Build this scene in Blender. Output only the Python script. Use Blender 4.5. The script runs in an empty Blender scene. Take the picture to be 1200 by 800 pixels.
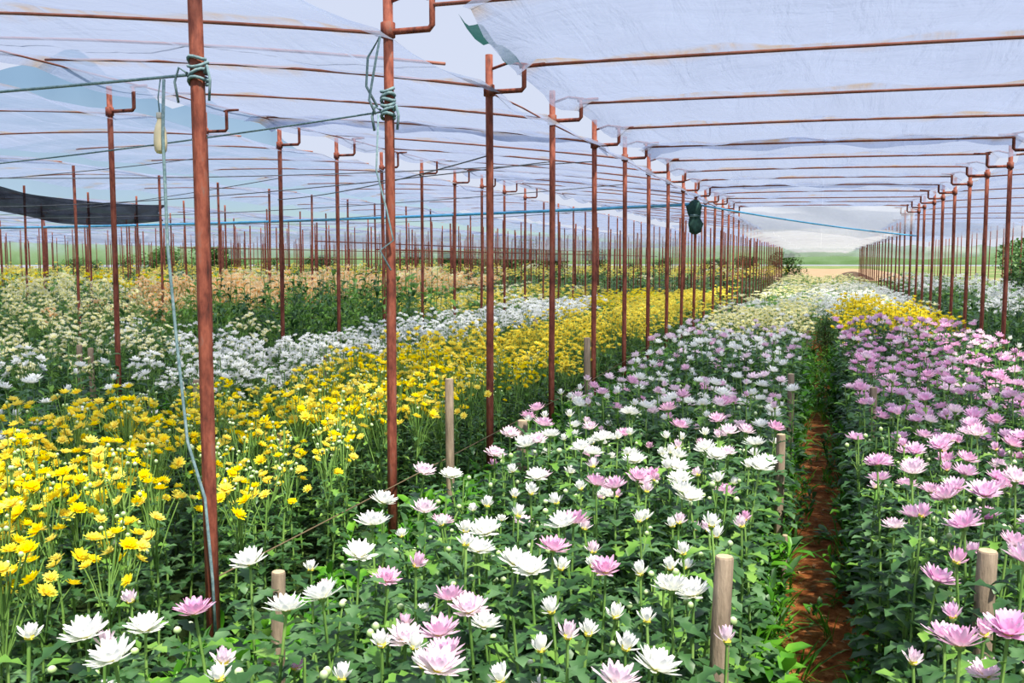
import bpy, math, random
import numpy as np
from mathutils import Vector, Matrix, Euler
random.seed(7)
S=bpy.context.scene; COL=S.collection
R=math.radians
def U(a,b): return random.uniform(a,b)
# ------------------------------------------------------------------ camera
H=1.65; FPX=1100.0
cd=bpy.data.cameras.new('camera'); cam=bpy.data.objects.new('camera',cd); COL.objects.link(cam)
cam.location=(0,0,H); cam.rotation_euler=(R(90-4.94),0,R(18.12))
cd.sensor_width=36; cd.lens=FPX*36/1200; cd.clip_end=1500; cd.clip_start=.05
S.camera=cam
CI=np.array(Euler(cam.rotation_euler).to_matrix()).T
def proj(x,y,z):
    c=CI@np.array([x,y,z-H]); d=-c[2]
    if d<.05: return (-9999,-9999,d)
    return (600+FPX*c[0]/d,400-FPX*c[1]/d,d)
def inview(x,y,z,mg=120):
    px,py,d=proj(x,y,z)
    return d>.9 and -mg<px<1200+mg and py<800+mg*1.4
def ground_at(px,py,z):
    d=CI.T@np.array([(px-600)/FPX,(400-py)/FPX,-1.0]); t=(z-H)/d[2]; return d[0]*t,d[1]*t
# ------------------------------------------------------------------ mesh builder
class M:
    def __init__(s): s.v=[];s.f=[];s.m=[];s.p=[];s.n=0
    def add(s,v,f,m=0,p=None):
        v=np.asarray(v,float).reshape(-1,3); f=np.asarray(f,int).reshape(-1,4)
        s.v.append(v); s.f.append(f+s.n); s.n+=len(v)
        s.m.append(np.full(len(f),m,int) if np.isscalar(m) else np.asarray(m))
        s.p.append(np.zeros(len(v)) if p is None else np.asarray(p,float))
        return s
    def arr(s):
        if not s.v: return np.zeros((0,3)),np.zeros((0,4),int),np.zeros(0,int),np.zeros(0)
        return np.concatenate(s.v),np.concatenate(s.f),np.concatenate(s.m),np.concatenate(s.p)
    def join(s,o,loc=(0,0,0),rot=(0,0,0),sc=1.0):
        v,f,m,p=o.arr(); r=np.array(Euler(rot).to_matrix())
        return s.add((v*sc)@r.T+np.array(loc),f,m,p)
    def scatter(s,o,pos,az,sxy,sz,tilt=.12):
        v,f,m,p=o.arr(); N=len(pos)
        if N==0: return
        pos=np.asarray(pos,float); az=np.asarray(az); sxy=np.asarray(sxy)[:,None]; sz=np.asarray(sz)[:,None]
        c,sn=np.cos(az)[:,None],np.sin(az)[:,None]
        x=(v[None,:,0]*c-v[None,:,1]*sn)*sxy; y=(v[None,:,0]*sn+v[None,:,1]*c)*sxy; z=v[None,:,2]*sz
        tx=np.array([U(-tilt,tilt) for _ in range(N)])[:,None]; ty=np.array([U(-tilt,tilt) for _ in range(N)])[:,None]
        x=x+z*tx; y=y+z*ty
        P=np.stack([x+pos[:,0:1],y+pos[:,1:2],z+pos[:,2:3]],2).reshape(-1,3)
        Fc=(f[None]+(np.arange(N)*len(v))[:,None,None]).reshape(-1,4)
        s.add(P,Fc,np.tile(m,N),np.tile(p,N))
def mesh(name,mb,mats,smooth=True):
    v,f,m,p=mb.arr(); me=bpy.data.meshes.new(name)
    me.vertices.add(len(v)); me.vertices.foreach_set('co',v.astype(np.float32).ravel())
    me.loops.add(f.size); me.loops.foreach_set('vertex_index',f.astype(np.int32).ravel())
    me.polygons.add(len(f)); me.polygons.foreach_set('loop_start',np.arange(0,f.size,4,dtype=np.int32))
    for a in (mats if isinstance(mats,(list,tuple)) else [mats]): me.materials.append(a)
    me.polygons.foreach_set('material_index',m.astype(np.int32))
    me.polygons.foreach_set('use_smooth',np.full(len(f),smooth))
    me.update(calc_edges=True)
    at=me.attributes.new('pv','FLOAT','POINT'); at.data.foreach_set('value',p.astype(np.float32))
    return me
def ob(name,me,parent=None,loc=(0,0,0),rot=(0,0,0),sc=(1,1,1)):
    o=bpy.data.objects.new(name,me); COL.objects.link(o)
    o.location=loc; o.rotation_euler=rot; o.scale=sc
    if parent: o.parent=parent
    return o
def tag(o,label,cat,group=None,kind=None):
    o['label']=label
    if cat: o['category']=cat
    if group: o['group']=group
    if kind: o['kind']=kind
    return o
def gridadd(mb,P,m=0,p=None):
    P=np.asarray(P,float); a,b=P.shape[:2]; i=np.arange(a*b).reshape(a,b)
    f=np.stack([i[:-1,:-1],i[:-1,1:],i[1:,1:],i[1:,:-1]],-1).reshape(-1,4)
    pp=None if p is None else np.repeat(np.asarray(p),b)
    mb.add(P.reshape(-1,3),f,m,pp)
def tube(mb,pts,r,n=8,m=0,ref=None,cap=True):
    P=np.array(pts,float); k=len(P); rs=np.full(k,r,float) if np.isscalar(r) else np.array(r,float)
    T=np.gradient(P,axis=0); T/=np.linalg.norm(T,axis=1)[:,None]+1e-9
    if ref is None: ref=np.eye(3)[np.argmin(np.abs(T).max(0))]
    A=np.cross(np.tile(ref,(k,1)),T); A/=np.linalg.norm(A,axis=1)[:,None]+1e-9
    B=np.cross(T,A)
    if cap:
        P=np.concatenate([P[:1],P,P[-1:]]); A=np.concatenate([A[:1],A,A[-1:]]); B=np.concatenate([B[:1],B,B[-1:]])
        rs=np.concatenate([[rs[0]*.02],rs,[rs[-1]*.02]])
    th=np.linspace(0,2*math.pi,n+1)
    G=P[:,None]+rs[:,None,None]*(np.cos(th)[None,:,None]*A[:,None]+np.sin(th)[None,:,None]*B[:,None])
    gridadd(mb,G,m,np.linspace(0,1,len(P)))
    return mb
def lathe(mb,prof,n=8,o=(0,0,0),m=0,wob=0):
    th=np.linspace(0,2*math.pi,n+1); pr=np.array(prof,float)
    rr=pr[:,0][:,None]*(1+wob*np.sin(th*3+pr[:,1][:,None]*9)[:,:])
    G=np.stack([rr*np.cos(th)+o[0],rr*np.sin(th)+o[1],np.repeat(pr[:,1][:,None],n+1,1)+o[2]],2)
    gridadd(mb,G,m,np.linspace(0,1,len(pr))); return mb
# ------------------------------------------------------------------ materials
def s2l(c): return tuple(((x/255)/12.92 if x/255<=.04045 else ((x/255+.055)/1.055)**2.4) for x in c)+(1,)
def newmat(name):
    m=bpy.data.materials.new(name); m.use_nodes=True; nt=m.node_tree; nt.nodes.clear()
    o=nt.nodes.new('ShaderNodeOutputMaterial'); return m,nt,nt.nodes,nt.links,o
def ramp(n,stops):
    r=n.new('ShaderNodeValToRGB'); e=r.color_ramp.elements
    while len(e)<len(stops): e.new(.5)
    for i,(p,c) in enumerate(stops): e[i].position=p; e[i].color=c
    return r
def m_petal(name,stops,trans=.42):
    m,nt,n,l,o=newmat(name)
    a=n.new('ShaderNodeAttribute'); a.attribute_name='pv'
    r=ramp(n,[(p,s2l(c)) for p,c in stops]); l.new(a.outputs['Fac'],r.inputs[0])
    oi=n.new('ShaderNodeObjectInfo'); mr=n.new('ShaderNodeMapRange'); mr.inputs[3].default_value=.8; mr.inputs[4].default_value=1.1
    l.new(oi.outputs['Random'],mr.inputs[0])
    hs=n.new('ShaderNodeHueSaturation'); l.new(r.outputs[0],hs.inputs['Color']); l.new(mr.outputs[0],hs.inputs['Saturation'])
    d=n.new('ShaderNodeBsdfPrincipled'); d.inputs['Roughness'].default_value=.55; d.inputs['Specular IOR Level'].default_value=.2
    t=n.new('ShaderNodeBsdfTranslucent'); x=n.new('ShaderNodeMixShader'); x.inputs[0].default_value=trans
    l.new(hs.outputs[0],d.inputs['Base Color']); l.new(hs.outputs[0],t.inputs['Color'])
    l.new(d.outputs[0],x.inputs[1]); l.new(t.outputs[0],x.inputs[2]); l.new(x.outputs[0],o.inputs[0]); return m
def m_leaf(name,c0,c1,c2,rough=.42,trans=.28,scale=9,spec=.4):
    m,nt,n,l,o=newmat(name)
    g=n.new('ShaderNodeNewGeometry'); nz=n.new('ShaderNodeTexNoise'); nz.inputs['Scale'].default_value=scale; nz.inputs['Detail'].default_value=3
    l.new(g.outputs['Position'],nz.inputs['Vector'])
    r=ramp(n,[(.3,s2l(c0)),(.5,s2l(c1)),(.7,s2l(c2))]); l.new(nz.outputs['Fac'],r.inputs[0])
    d=n.new('ShaderNodeBsdfPrincipled'); d.inputs['Roughness'].default_value=rough; d.inputs['Specular IOR Level'].default_value=spec
    t=n.new('ShaderNodeBsdfTranslucent'); x=n.new('ShaderNodeMixShader'); x.inputs[0].default_value=trans
    l.new(r.outputs[0],d.inputs['Base Color']); l.new(r.outputs[0],t.inputs['Color'])
    l.new(d.outputs[0],x.inputs[1]); l.new(t.outputs[0],x.inputs[2]); l.new(x.outputs[0],o.inputs[0]); return m
def m_noise(name,cols,scale=6,rough=.8,bump=.0,stretch=(1,1,1),spec=.3,coord='Object'):
    m,nt,n,l,o=newmat(name)
    tc=n.new('ShaderNodeTexCoord'); mp=n.new('ShaderNodeMapping'); mp.inputs['Scale'].default_value=stretch
    l.new(tc.outputs[coord],mp.inputs[0])
    nz=n.new('ShaderNodeTexNoise'); nz.inputs['Scale'].default_value=scale; nz.inputs['Detail'].default_value=6; nz.inputs['Roughness'].default_value=.65
    l.new(mp.outputs[0],nz.inputs['Vector'])
    k=len(cols); r=ramp(n,[(.28+.44*i/(k-1),s2l(c)) for i,c in enumerate(cols)]); l.new(nz.outputs['Fac'],r.inputs[0])
    d=n.new('ShaderNodeBsdfPrincipled'); d.inputs['Roughness'].default_value=rough; d.inputs['Specular IOR Level'].default_value=spec
    l.new(r.outputs[0],d.inputs['Base Color'])
    if bump:
        b=n.new('ShaderNodeBump'); b.inputs['Strength'].default_value=bump; b.inputs['Distance'].default_value=.02
        l.new(nz.outputs['Fac'],b.inputs['Height']); l.new(b.outputs[0],d.inputs['Normal'])
    l.new(d.outputs[0],o.inputs[0]); return m
LEAF=m_leaf('chrysanthemum_leaf',(34,68,34),(62,102,54),(106,142,96))
LEAFL=m_leaf('young_leaf',(80,126,46),(112,160,64),(144,182,88),trans=.35)
STEM=m_leaf('green_stem',(84,122,56),(114,152,74),(138,172,94),trans=.05)
WEED=m_leaf('weed_leaf',(42,94,18),(78,144,32),(124,186,56),trans=.36,scale=5)
P_WHITE=m_petal('white_petal',[(0,(230,234,190)),(.35,(248,248,240)),(1,(252,252,250))])
P_PINK=m_petal('pink_petal',[(0,(246,234,232)),(.4,(242,210,228)),(1,(236,184,218))])
P_PALE=m_petal('pale_pink_petal',[(0,(243,238,222)),(.5,(250,238,243)),(1,(243,210,230))])
P_LILAC=m_petal('lilac_petal',[(0,(236,202,220)),(.4,(236,188,222)),(1,(245,212,236))])
P_YEL=m_petal('yellow_petal',[(0,(252,218,0)),(.5,(255,234,0)),(1,(255,244,40))],.46)
P_CREAM=m_petal('cream_petal',[(0,(246,240,140)),(.5,(255,250,196)),(1,(255,252,226))],.48)
P_PEACH=m_petal('peach_petal',[(0,(255,204,112)),(.5,(255,224,166)),(1,(255,238,204))],.5)
CENT=m_noise('flower_centre',[(190,180,50),(226,210,80)],scale=200,rough=.8)
BUD=m_petal('green_bud',[(0,(96,136,72)),(.5,(160,188,120)),(1,(236,240,214))],.1)
PAL=[LEAF,LEAFL,STEM,P_WHITE,P_PINK,P_PALE,P_LILAC,P_YEL,P_CREAM,P_PEACH,CENT,BUD,WEED]
iL,iLL,iS,iW,iP,iPP,iLI,iY,iC,iPE,iCE,iB,iWD=range(13)
RUST=m_noise('rusty_red_pipe',[(60,34,28),(108,54,42),(142,78,60),(116,92,84)],scale=9,rough=.75,bump=.3,stretch=(3,3,1.0))
RUSTB=m_noise('rusty_roof_pipe',[(110,66,56),(150,94,80),(168,118,104)],scale=4,rough=.75)
WOOD=m_noise('weathered_wood',[(92,80,68),(138,122,104),(170,152,132)],scale=8,rough=.9,bump=.5,stretch=(4,4,.7))
WOODC=m_noise('cut_wood',[(168,146,116),(196,176,146)],scale=30,rough=.9)
ROPE=m_noise('grey_blue_rope',[(70,96,104),(108,134,140),(140,160,162)],scale=60,rough=.9)
WIRE=m_noise('thin_wire',[(84,84,90),(120,122,128)],scale=20,rough=.6)
TWINE=m_noise('brown_twine',[(86,74,56),(120,104,80)],scale=20,rough=.9)
BLUE=m_noise('blue_hose',[(60,150,200),(110,190,225)],scale=8,rough=.5)
def m_ground():
    m,nt,n,l,o=newmat('soil_and_weeds')
    g=n.new('ShaderNodeNewGeometry')
    nz=n.new('ShaderNodeTexNoise'); nz.inputs['Scale'].default_value=9; nz.inputs['Detail'].default_value=10; nz.inputs['Roughness'].default_value=.8
    l.new(g.outputs['Position'],nz.inputs['Vector'])
    r=ramp(n,[(.34,s2l((92,48,28))),(.5,s2l((184,108,58))),(.64,s2l((232,166,108)))]); l.new(nz.outputs['Fac'],r.inputs[0])
    n2=n.new('ShaderNodeTexNoise'); n2.inputs['Scale'].default_value=2.2; n2.inputs['Detail'].default_value=5; l.new(g.outputs['Position'],n2.inputs['Vector'])
    sp=n.new('ShaderNodeSeparateXYZ'); l.new(g.outputs['Position'],sp.inputs[0])
    ab=n.new('ShaderNodeMath'); ab.operation='ABSOLUTE'; l.new(sp.outputs['X'],ab.inputs[0])
    mr=n.new('ShaderNodeMapRange'); mr.inputs[1].default_value=.12; mr.inputs[2].default_value=.5; mr.inputs[3].default_value=-.3; mr.inputs[4].default_value=.35
    l.new(ab.outputs[0],mr.inputs[0])
    ad=n.new('ShaderNodeMath'); ad.operation='ADD'; l.new(n2.outputs['Fac'],ad.inputs[0]); l.new(mr.outputs[0],ad.inputs[1])
    r2=ramp(n,[(.5,(0,0,0,1)),(.6,(1,1,1,1))]); l.new(ad.outputs[0],r2.inputs[0])
    mx=n.new('ShaderNodeMixRGB'); l.new(r2.outputs[0],mx.inputs[0]); l.new(r.outputs[0],mx.inputs[1]); mx.inputs[2].default_value=s2l((58,78,38))
    far=n.new('ShaderNodeMapRange'); far.inputs[1].default_value=42; far.inputs[2].default_value=58; l.new(sp.outputs['Y'],far.inputs[0])
    n3=n.new('ShaderNodeTexNoise'); n3.inputs['Scale'].default_value=.16; n3.inputs['Detail'].default_value=6; l.new(g.outputs['Position'],n3.inputs['Vector'])
    r3=ramp(n,[(.36,s2l((84,112,58))),(.5,s2l((112,132,78))),(.66,s2l((160,150,112)))]); l.new(n3.outputs['Fac'],r3.inputs[0])
    mf=n.new('ShaderNodeMixRGB'); l.new(far.outputs[0],mf.inputs[0]); l.new(mx.outputs[0],mf.inputs[1]); l.new(r3.outputs[0],mf.inputs[2])
    d=n.new('ShaderNodeBsdfPrincipled'); d.inputs['Roughness'].default_value=.95; d.inputs['Specular IOR Level'].default_value=.1; l.new(mf.outputs[0],d.inputs['Base Color'])
    b=n.new('ShaderNodeBump'); b.inputs['Strength'].default_value=1; b.inputs['Distance'].default_value=.06; l.new(nz.outputs['Fac'],b.inputs['Height']); l.new(b.outputs[0],d.inputs['Normal'])
    l.new(d.outputs[0],o.inputs[0]); return m
def m_plastic(name,tr=.5,col=(208,216,240),var=.12,tint=(.94,.955,1),bump=.5,seam=.0,stain=False):
    m,nt,n,l,o=newmat(name)
    g=n.new('ShaderNodeNewGeometry'); oi=n.new('ShaderNodeObjectInfo')
    def noise(scale,sc,detail,dist):
        mp=n.new('ShaderNodeMapping'); mp.inputs['Scale'].default_value=sc; l.new(g.outputs['Position'],mp.inputs[0])
        nz=n.new('ShaderNodeTexNoise'); nz.inputs['Scale'].default_value=scale; nz.inputs['Detail'].default_value=detail; nz.inputs['Distortion'].default_value=dist; nz.inputs['Roughness'].default_value=.6
        l.new(mp.outputs[0],nz.inputs['Vector']); return nz
    def mth(op,a,b,c=None):
        q=n.new('ShaderNodeMath'); q.operation=op
        for i,v in enumerate((a,b,c)):
            if v is None: continue
            if isinstance(v,(int,float)): q.inputs[i].default_value=v
            else: l.new(v,q.inputs[i])
        return q.outputs[0]
    a_=noise(1.0,(.4,1.6,1),6,.5); b_=noise(5.0,(1.0,.2,1),5,.8)
    ad=mth('MULTIPLY_ADD',b_.outputs['Fac'],.5,a_.outputs['Fac'])
    mr=n.new('ShaderNodeMapRange'); mr.inputs[1].default_value=.5; mr.inputs[2].default_value=1.0; mr.inputs[3].default_value=1-tr-var; mr.inputs[4].default_value=1-tr+var; l.new(ad,mr.inputs[0])
    f=mth('MULTIPLY_ADD',oi.outputs['Random'],.12,mr.outputs[0])
    t=n.new('ShaderNodeBsdfTransparent'); t.inputs[0].default_value=tint+(1,)
    a=n.new('ShaderNodeBsdfTranslucent'); a.inputs[0].default_value=s2l(col)
    b=n.new('ShaderNodeBsdfDiffuse'); b.inputs[0].default_value=s2l(col)
    if seam:   # welded seams of the film across, doubled hems along
        sp=n.new('ShaderNodeSeparateXYZ'); l.new(g.outputs['Position'],sp.inputs[0])
        fx=mth('FRACT',mth('MULTIPLY',sp.outputs['X'],.77),0)
        fy=mth('FRACT',mth('MULTIPLY_ADD',a_.outputs['Fac'],.03,mth('MULTIPLY',sp.outputs['Y'],.327)),0)
        s1=mth('LESS_THAN',fx,.02); s2=mth('LESS_THAN',fy,.11)
        f=mth('MULTIPLY_ADD',s1,seam,f); f=mth('MULTIPLY_ADD',s2,seam*.7,f)
    if stain:  # rusty dirt washed off the pipes onto the film
        ft=mth('FRACT',mth('MULTIPLY_ADD',sp.outputs['Y'],1/1.53,-2.85/1.53+.5+10),0)
        dd=mth('ABSOLUTE',mth('SUBTRACT',ft,.5),0)
        sm=n.new('ShaderNodeMapRange'); sm.inputs[1].default_value=.0; sm.inputs[2].default_value=.12; sm.inputs[3].default_value=1; sm.inputs[4].default_value=0; l.new(dd,sm.inputs[0])
        nn=n.new('ShaderNodeMapRange'); nn.inputs[1].default_value=.38; nn.inputs[2].default_value=.65; l.new(b_.outputs['Fac'],nn.inputs[0])
        sf=mth('MULTIPLY',sm.outputs[0],nn.outputs[0])
        for node,c0,c1 in ((t,tint+(1,),(.74,.67,.58,1)),(a,s2l(col),s2l((182,158,132))),(b,s2l(col),s2l((182,158,132)))):
            mx=n.new('ShaderNodeMixRGB'); mx.inputs[1].default_value=c0; mx.inputs[2].default_value=c1; l.new(sf,mx.inputs[0]); l.new(mx.outputs[0],node.inputs[0])
    f=mth('MINIMUM',f,.97)
    bp=n.new('ShaderNodeBump'); bp.inputs['Strength'].default_value=bump; bp.inputs['Distance'].default_value=.1; l.new(ad,bp.inputs['Height'])
    l.new(bp.outputs[0],a.inputs['Normal']); l.new(bp.outputs[0],b.inputs['Normal'])
    x=n.new('ShaderNodeMixShader'); x.inputs[0].default_value=.5; l.new(a.outputs[0],x.inputs[1]); l.new(b.outputs[0],x.inputs[2])
    y=n.new('ShaderNodeMixShader'); l.new(f,y.inputs[0]); l.new(t.outputs[0],y.inputs[1]); l.new(x.outputs[0],y.inputs[2])
    l.new(y.outputs[0],o.inputs[0]); return m
PLAS=m_plastic('clouded_plastic_film',.52,(168,180,210),.30,(.81,.84,.915),.8,.2,True)
PLASW=m_plastic('warm_plastic_film',.45,(206,206,210),.12,(.86,.86,.88),.3,.2)
PLASC=m_plastic('hanging_plastic_film',.68,(232,234,240),.06,(.94,.945,.965),.1)
NET=m_plastic('black_shade_net',.10,(34,36,40),.06)
GNET=m_plastic('teal_shade_net',.12,(34,82,78),.08)
# ------------------------------------------------------------------ world + sun
w=bpy.data.worlds.new('sky'); S.world=w; w.use_nodes=True; n=w.node_tree.nodes; l=w.node_tree.links; n.clear()
o=n.new('ShaderNodeOutputWorld'); bg=n.new('ShaderNodeBackground'); tc=n.new('ShaderNodeTexCoord'); sp=n.new('ShaderNodeSeparateXYZ')
rp=ramp(n,[(0,(.68,.72,.82,1)),(.12,(.66,.72,.87,1)),(.6,(.58,.66,.88,1))])
l.new(tc.outputs['Generated'],sp.inputs[0]); l.new(sp.outputs['Z'],rp.inputs[0]); l.new(rp.outputs[0],bg.inputs[0]); bg.inputs[1].default_value=1.05; l.new(bg.outputs[0],o.inputs[0])
sd=bpy.data.lights.new('sun','SUN'); sd.energy=8.3; sd.angle=R(4); sd.color=(1,.945,.83)
so=bpy.data.objects.new('sun',sd); COL.objects.link(so)
so.rotation_euler=Vector((-.42,.42,-1.0)).to_track_quat('-Z','Y').to_euler()
try:
    S.view_settings.view_transform='Standard'; S.view_settings.look='None'
except Exception as e: print(e)
# ------------------------------------------------------------------ setting
mb=M(); xs=np.linspace(-160,160,9); ys=np.linspace(-20,300,9)
gridadd(mb,np.stack([*np.meshgrid(xs,ys),np.zeros((9,9))],2)); g=ob('ground',mesh('ground',mb,m_ground())); tag(g,'reddish soil ground with green weeds under the flower beds',None,None,'structure')
mb=M(); gridadd(mb,np.stack([*np.meshgrid(np.linspace(-12,9,3),np.linspace(80,190,3)),np.full((3,3),.03)],2))
tag(ob('field',mesh('field',mb,m_noise('tan_field',[(150,122,92),(176,150,118)],scale=.4,rough=.95))),'pale tan bare field beyond the flower beds',None,None,'structure')
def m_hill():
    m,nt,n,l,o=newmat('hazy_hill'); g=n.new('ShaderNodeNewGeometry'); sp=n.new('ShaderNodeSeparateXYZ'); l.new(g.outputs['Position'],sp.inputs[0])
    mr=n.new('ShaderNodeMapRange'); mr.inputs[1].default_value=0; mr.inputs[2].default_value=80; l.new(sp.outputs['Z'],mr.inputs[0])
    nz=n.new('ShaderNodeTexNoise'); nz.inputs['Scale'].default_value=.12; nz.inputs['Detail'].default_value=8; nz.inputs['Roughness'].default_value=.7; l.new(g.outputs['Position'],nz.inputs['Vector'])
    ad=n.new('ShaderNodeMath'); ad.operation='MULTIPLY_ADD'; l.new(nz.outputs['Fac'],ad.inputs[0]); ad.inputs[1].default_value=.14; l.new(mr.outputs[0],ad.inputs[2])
    r=ramp(n,[(.06,s2l((72,98,56))),(.12,s2l((98,120,88))),(.18,s2l((114,132,126))),(.4,s2l((108,126,142))),(1,s2l((86,108,130)))]); l.new(ad.outputs[0],r.inputs[0])  # distance haze is put into these hill colours, blue grey above a green foot
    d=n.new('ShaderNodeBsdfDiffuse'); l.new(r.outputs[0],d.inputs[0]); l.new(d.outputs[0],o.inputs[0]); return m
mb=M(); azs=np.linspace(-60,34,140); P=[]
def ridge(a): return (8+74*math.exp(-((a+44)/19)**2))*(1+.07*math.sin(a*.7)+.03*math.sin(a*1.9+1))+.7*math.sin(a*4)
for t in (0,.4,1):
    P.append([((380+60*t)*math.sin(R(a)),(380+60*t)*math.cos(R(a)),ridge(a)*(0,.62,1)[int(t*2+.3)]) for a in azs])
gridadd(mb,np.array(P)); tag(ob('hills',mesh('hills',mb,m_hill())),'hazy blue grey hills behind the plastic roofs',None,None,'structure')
# ------------------------------------------------------------------ plant shapes
def petal(mb,L,W,e0,e1,az,r0,z0,segs,ac,m,cup=.3):
    ts=np.linspace(0,1,segs+1); ang=e0+(e1-e0)*ts; d=L/segs; mid=(ang[:-1]+ang[1:])/2
    r=r0+np.concatenate([[0],np.cumsum(np.cos(mid)*d)]); z=z0+np.concatenate([[0],np.cumsum(np.sin(mid)*d)])
    w=W*.5*np.interp(ts,[0,.25,.6,.85,1],[.4,.75,1,.8,.22]); ca,sa=math.cos(az),math.sin(az)
    c=np.stack([r*ca,r*sa,z],1); s=np.array([-sa,ca,0]); nr=np.stack([-np.sin(ang)*ca,-np.sin(ang)*sa,np.cos(ang)],1)
    a=c+s*w[:,None]+nr*(cup*w)[:,None]; b=c-s*w[:,None]+nr*(cup*w)[:,None]
    gridadd(mb,np.stack([a,c,b] if ac==2 else [a,b],1),m,ts)
RINGS={'open':[(14,1.0,8,36),(13,.97,28,56),(10,.86,48,74),(7,.66,66,98)],
 'half':[(6,.85,24,60),(10,.92,55,86),(7,.8,72,104)],
 'spray':[(12,1.0,8,30),(10,.85,34,56),(6,.55,60,85)]}
def head(state,m,Rr,det):
    mb=M(); seg,ac=(4,2) if det==2 else ((2,1) if det==1 else (1,1))
    for n_,l_,e0,e1 in RINGS[state]:
        k=n_ if det==2 else max(4,int(n_*(.7 if det==1 else .5))); of=U(0,1)
        wf=(.30 if state!='spray' else .38)*n_/k
        for i in range(k):
            petal(mb,Rr*l_*U(.86,1.1),Rr*wf*U(.85,1.1),R(e0+U(-9,9)),R(e1+U(-11,11)),2*math.pi*(i+of)/k+U(-.14,.14),Rr*.06,0,seg,ac,m)
    if det: lathe(mb,[(.001,-.22*Rr),(.16*Rr,-.16*Rr),(.22*Rr,-.04*Rr),(.2*Rr,.05*Rr)],6,m=iS)
    return mb
def centre(Rr): return lathe(M(),[(.2*Rr,0),(.19*Rr,.13*Rr),(.1*Rr,.2*Rr),(.002,.22*Rr)],8,m=iCE)
def bud(Rr): return lathe(M(),[(.002,-Rr),(.7*Rr,-.75*Rr),(Rr,0),(.8*Rr,.6*Rr),(.35*Rr,.95*Rr),(.01*Rr,1.05*Rr)],8,m=iB)
LT=[0,.14,.28,.40,.54,.66,.82,1]; LWD=[.07,.10,.66,.32,1,.46,.66,.06]
def leaf(mb,o,L,W,az,el,droop,m,det,plain=False):
    if det==2: ts=np.array(LT); w=np.array(LWD)
    else: ts=np.array([0,.35,.7,1]); w=np.array([.12,.9,.75,.08])
    if plain: w=np.interp(ts,[0,.2,.5,.8,1],[.1,.8,1,.6,.05])
    ang=el-droop*ts; d=np.diff(ts)*L; mid=(ang[:-1]+ang[1:])/2
    r=np.concatenate([[0],np.cumsum(np.cos(mid)*d)]); z=np.concatenate([[0],np.cumsum(np.sin(mid)*d)])
    ca,sa=math.cos(az),math.sin(az); c=np.stack([o[0]+r*ca,o[1]+r*sa,o[2]+z],1); s=np.array([-sa,ca,0]); w=w*W*.5
    nr=np.stack([-np.sin(ang)*ca,-np.sin(ang)*sa,np.cos(ang)],1); f=.35
    a=c+s*w[:,None]+nr*(f*w)[:,None]; b=c-s*w[:,None]+nr*(f*w)[:,None]
    gridadd(mb,np.stack([a,c,b] if det else [a,b],1),m,ts)
def stemfol(h,nl,det,L0,Ltop,m=iL,zlo=.06,zhi=.93):
    st=M(); fo=M(); a,b=U(-.03,.03),U(-.03,.03)
    f=lambda t:(a*math.sin(t*math.pi),b*math.sin(t*math.pi),h*t)
    tube(st,[f(t) for t in np.linspace(0,1,5 if det==2 else 3)],[.006*(1-.4*t) for t in np.linspace(0,1,5 if det==2 else 3)],5 if det==2 else 3,iS,cap=False)
    for i in range(nl):
        t=zlo+(zhi-zlo)*(i+.5)/nl; L=(L0+(Ltop-L0)*t)*U(.85,1.15)
        leaf(fo,f(t),L,L*U(.48,.6),i*2.4+U(-.4,.4),R(U(15,50)),R(U(30,85)),m if U(0,1)<.86 else iLL,det)
    return st,fo
def big(m,state,det,Rr,h=.8,lm=iL):
    nl=40 if det==2 else (18 if det==1 else 8); k=1.03 if det==2 else (1.2 if det==1 else 1.5)
    st,fo=stemfol(h,nl,det,.12*k,.082*k,lm)
    hd=[(head(state,m,Rr,det),(0,0,h),(U(-.3,.3),U(-.3,.3),U(0,6)))] if state!='none' else []
    return dict(stem=st,fol=fo,heads=hd,R=Rr,buds=[])
def addbuds(T,h,k,Rb=.0085):
    for i in range(k):
        a=U(0,6.28); p=(.05*math.cos(a),.05*math.sin(a),h*U(.9,.99)); z=h*.75
        tube(T['stem'],[(0,0,z),(p[0]*.6,p[1]*.6,(z+p[2])/2),(p[0],p[1],p[2]-Rb)],.0025,4,iS,cap=False)
        T['buds'].append((bud(Rb),p,(U(-.2,.2),U(-.2,.2),0)))
    return T
def spray(m,det,Rr=.032,nh=8,h=.8,spread=.11,lm=iL):
    nl=30 if det==2 else (15 if det==1 else 7); k=1 if det==2 else (1.15 if det==1 else 1.5)
    st,fo=stemfol(h*.86,nl,det,.11*k,.062*k,m=lm)
    hs=[]
    for i in range(nh):
        a=i*2.4+U(-.3,.3); r=spread*math.sqrt((i+.4)/nh); z=h*(1.03-.18*(r/spread)**1.5)+U(-.04,.03); p=(r*math.cos(a),r*math.sin(a),z)
        if det: tube(st,[(0,0,h*.62),(p[0]*.55,p[1]*.55,h*.8),p],.0024,4 if det==2 else 3,iS,cap=False)
        hs.append((head('spray',m,Rr*U(.75,1.1),det),p,(-.7*r/spread*math.sin(a)+U(-.2,.2),.7*r/spread*math.cos(a)+U(-.2,.2),U(0,6))))
    return dict(stem=st,fol=fo,heads=hs,R=Rr,buds=[])
def merged(T,cen=True):
    mb=M(); mb.join(T['stem']); mb.join(T['fol'])
    for hm,p,r in T['heads']:
        mb.join(hm,p,r)
        if cen: mb.join(centre(T['R']*.9),p,r)
    for bm,p,r in T['buds']: mb.join(bm,p,r)
    return mb
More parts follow.
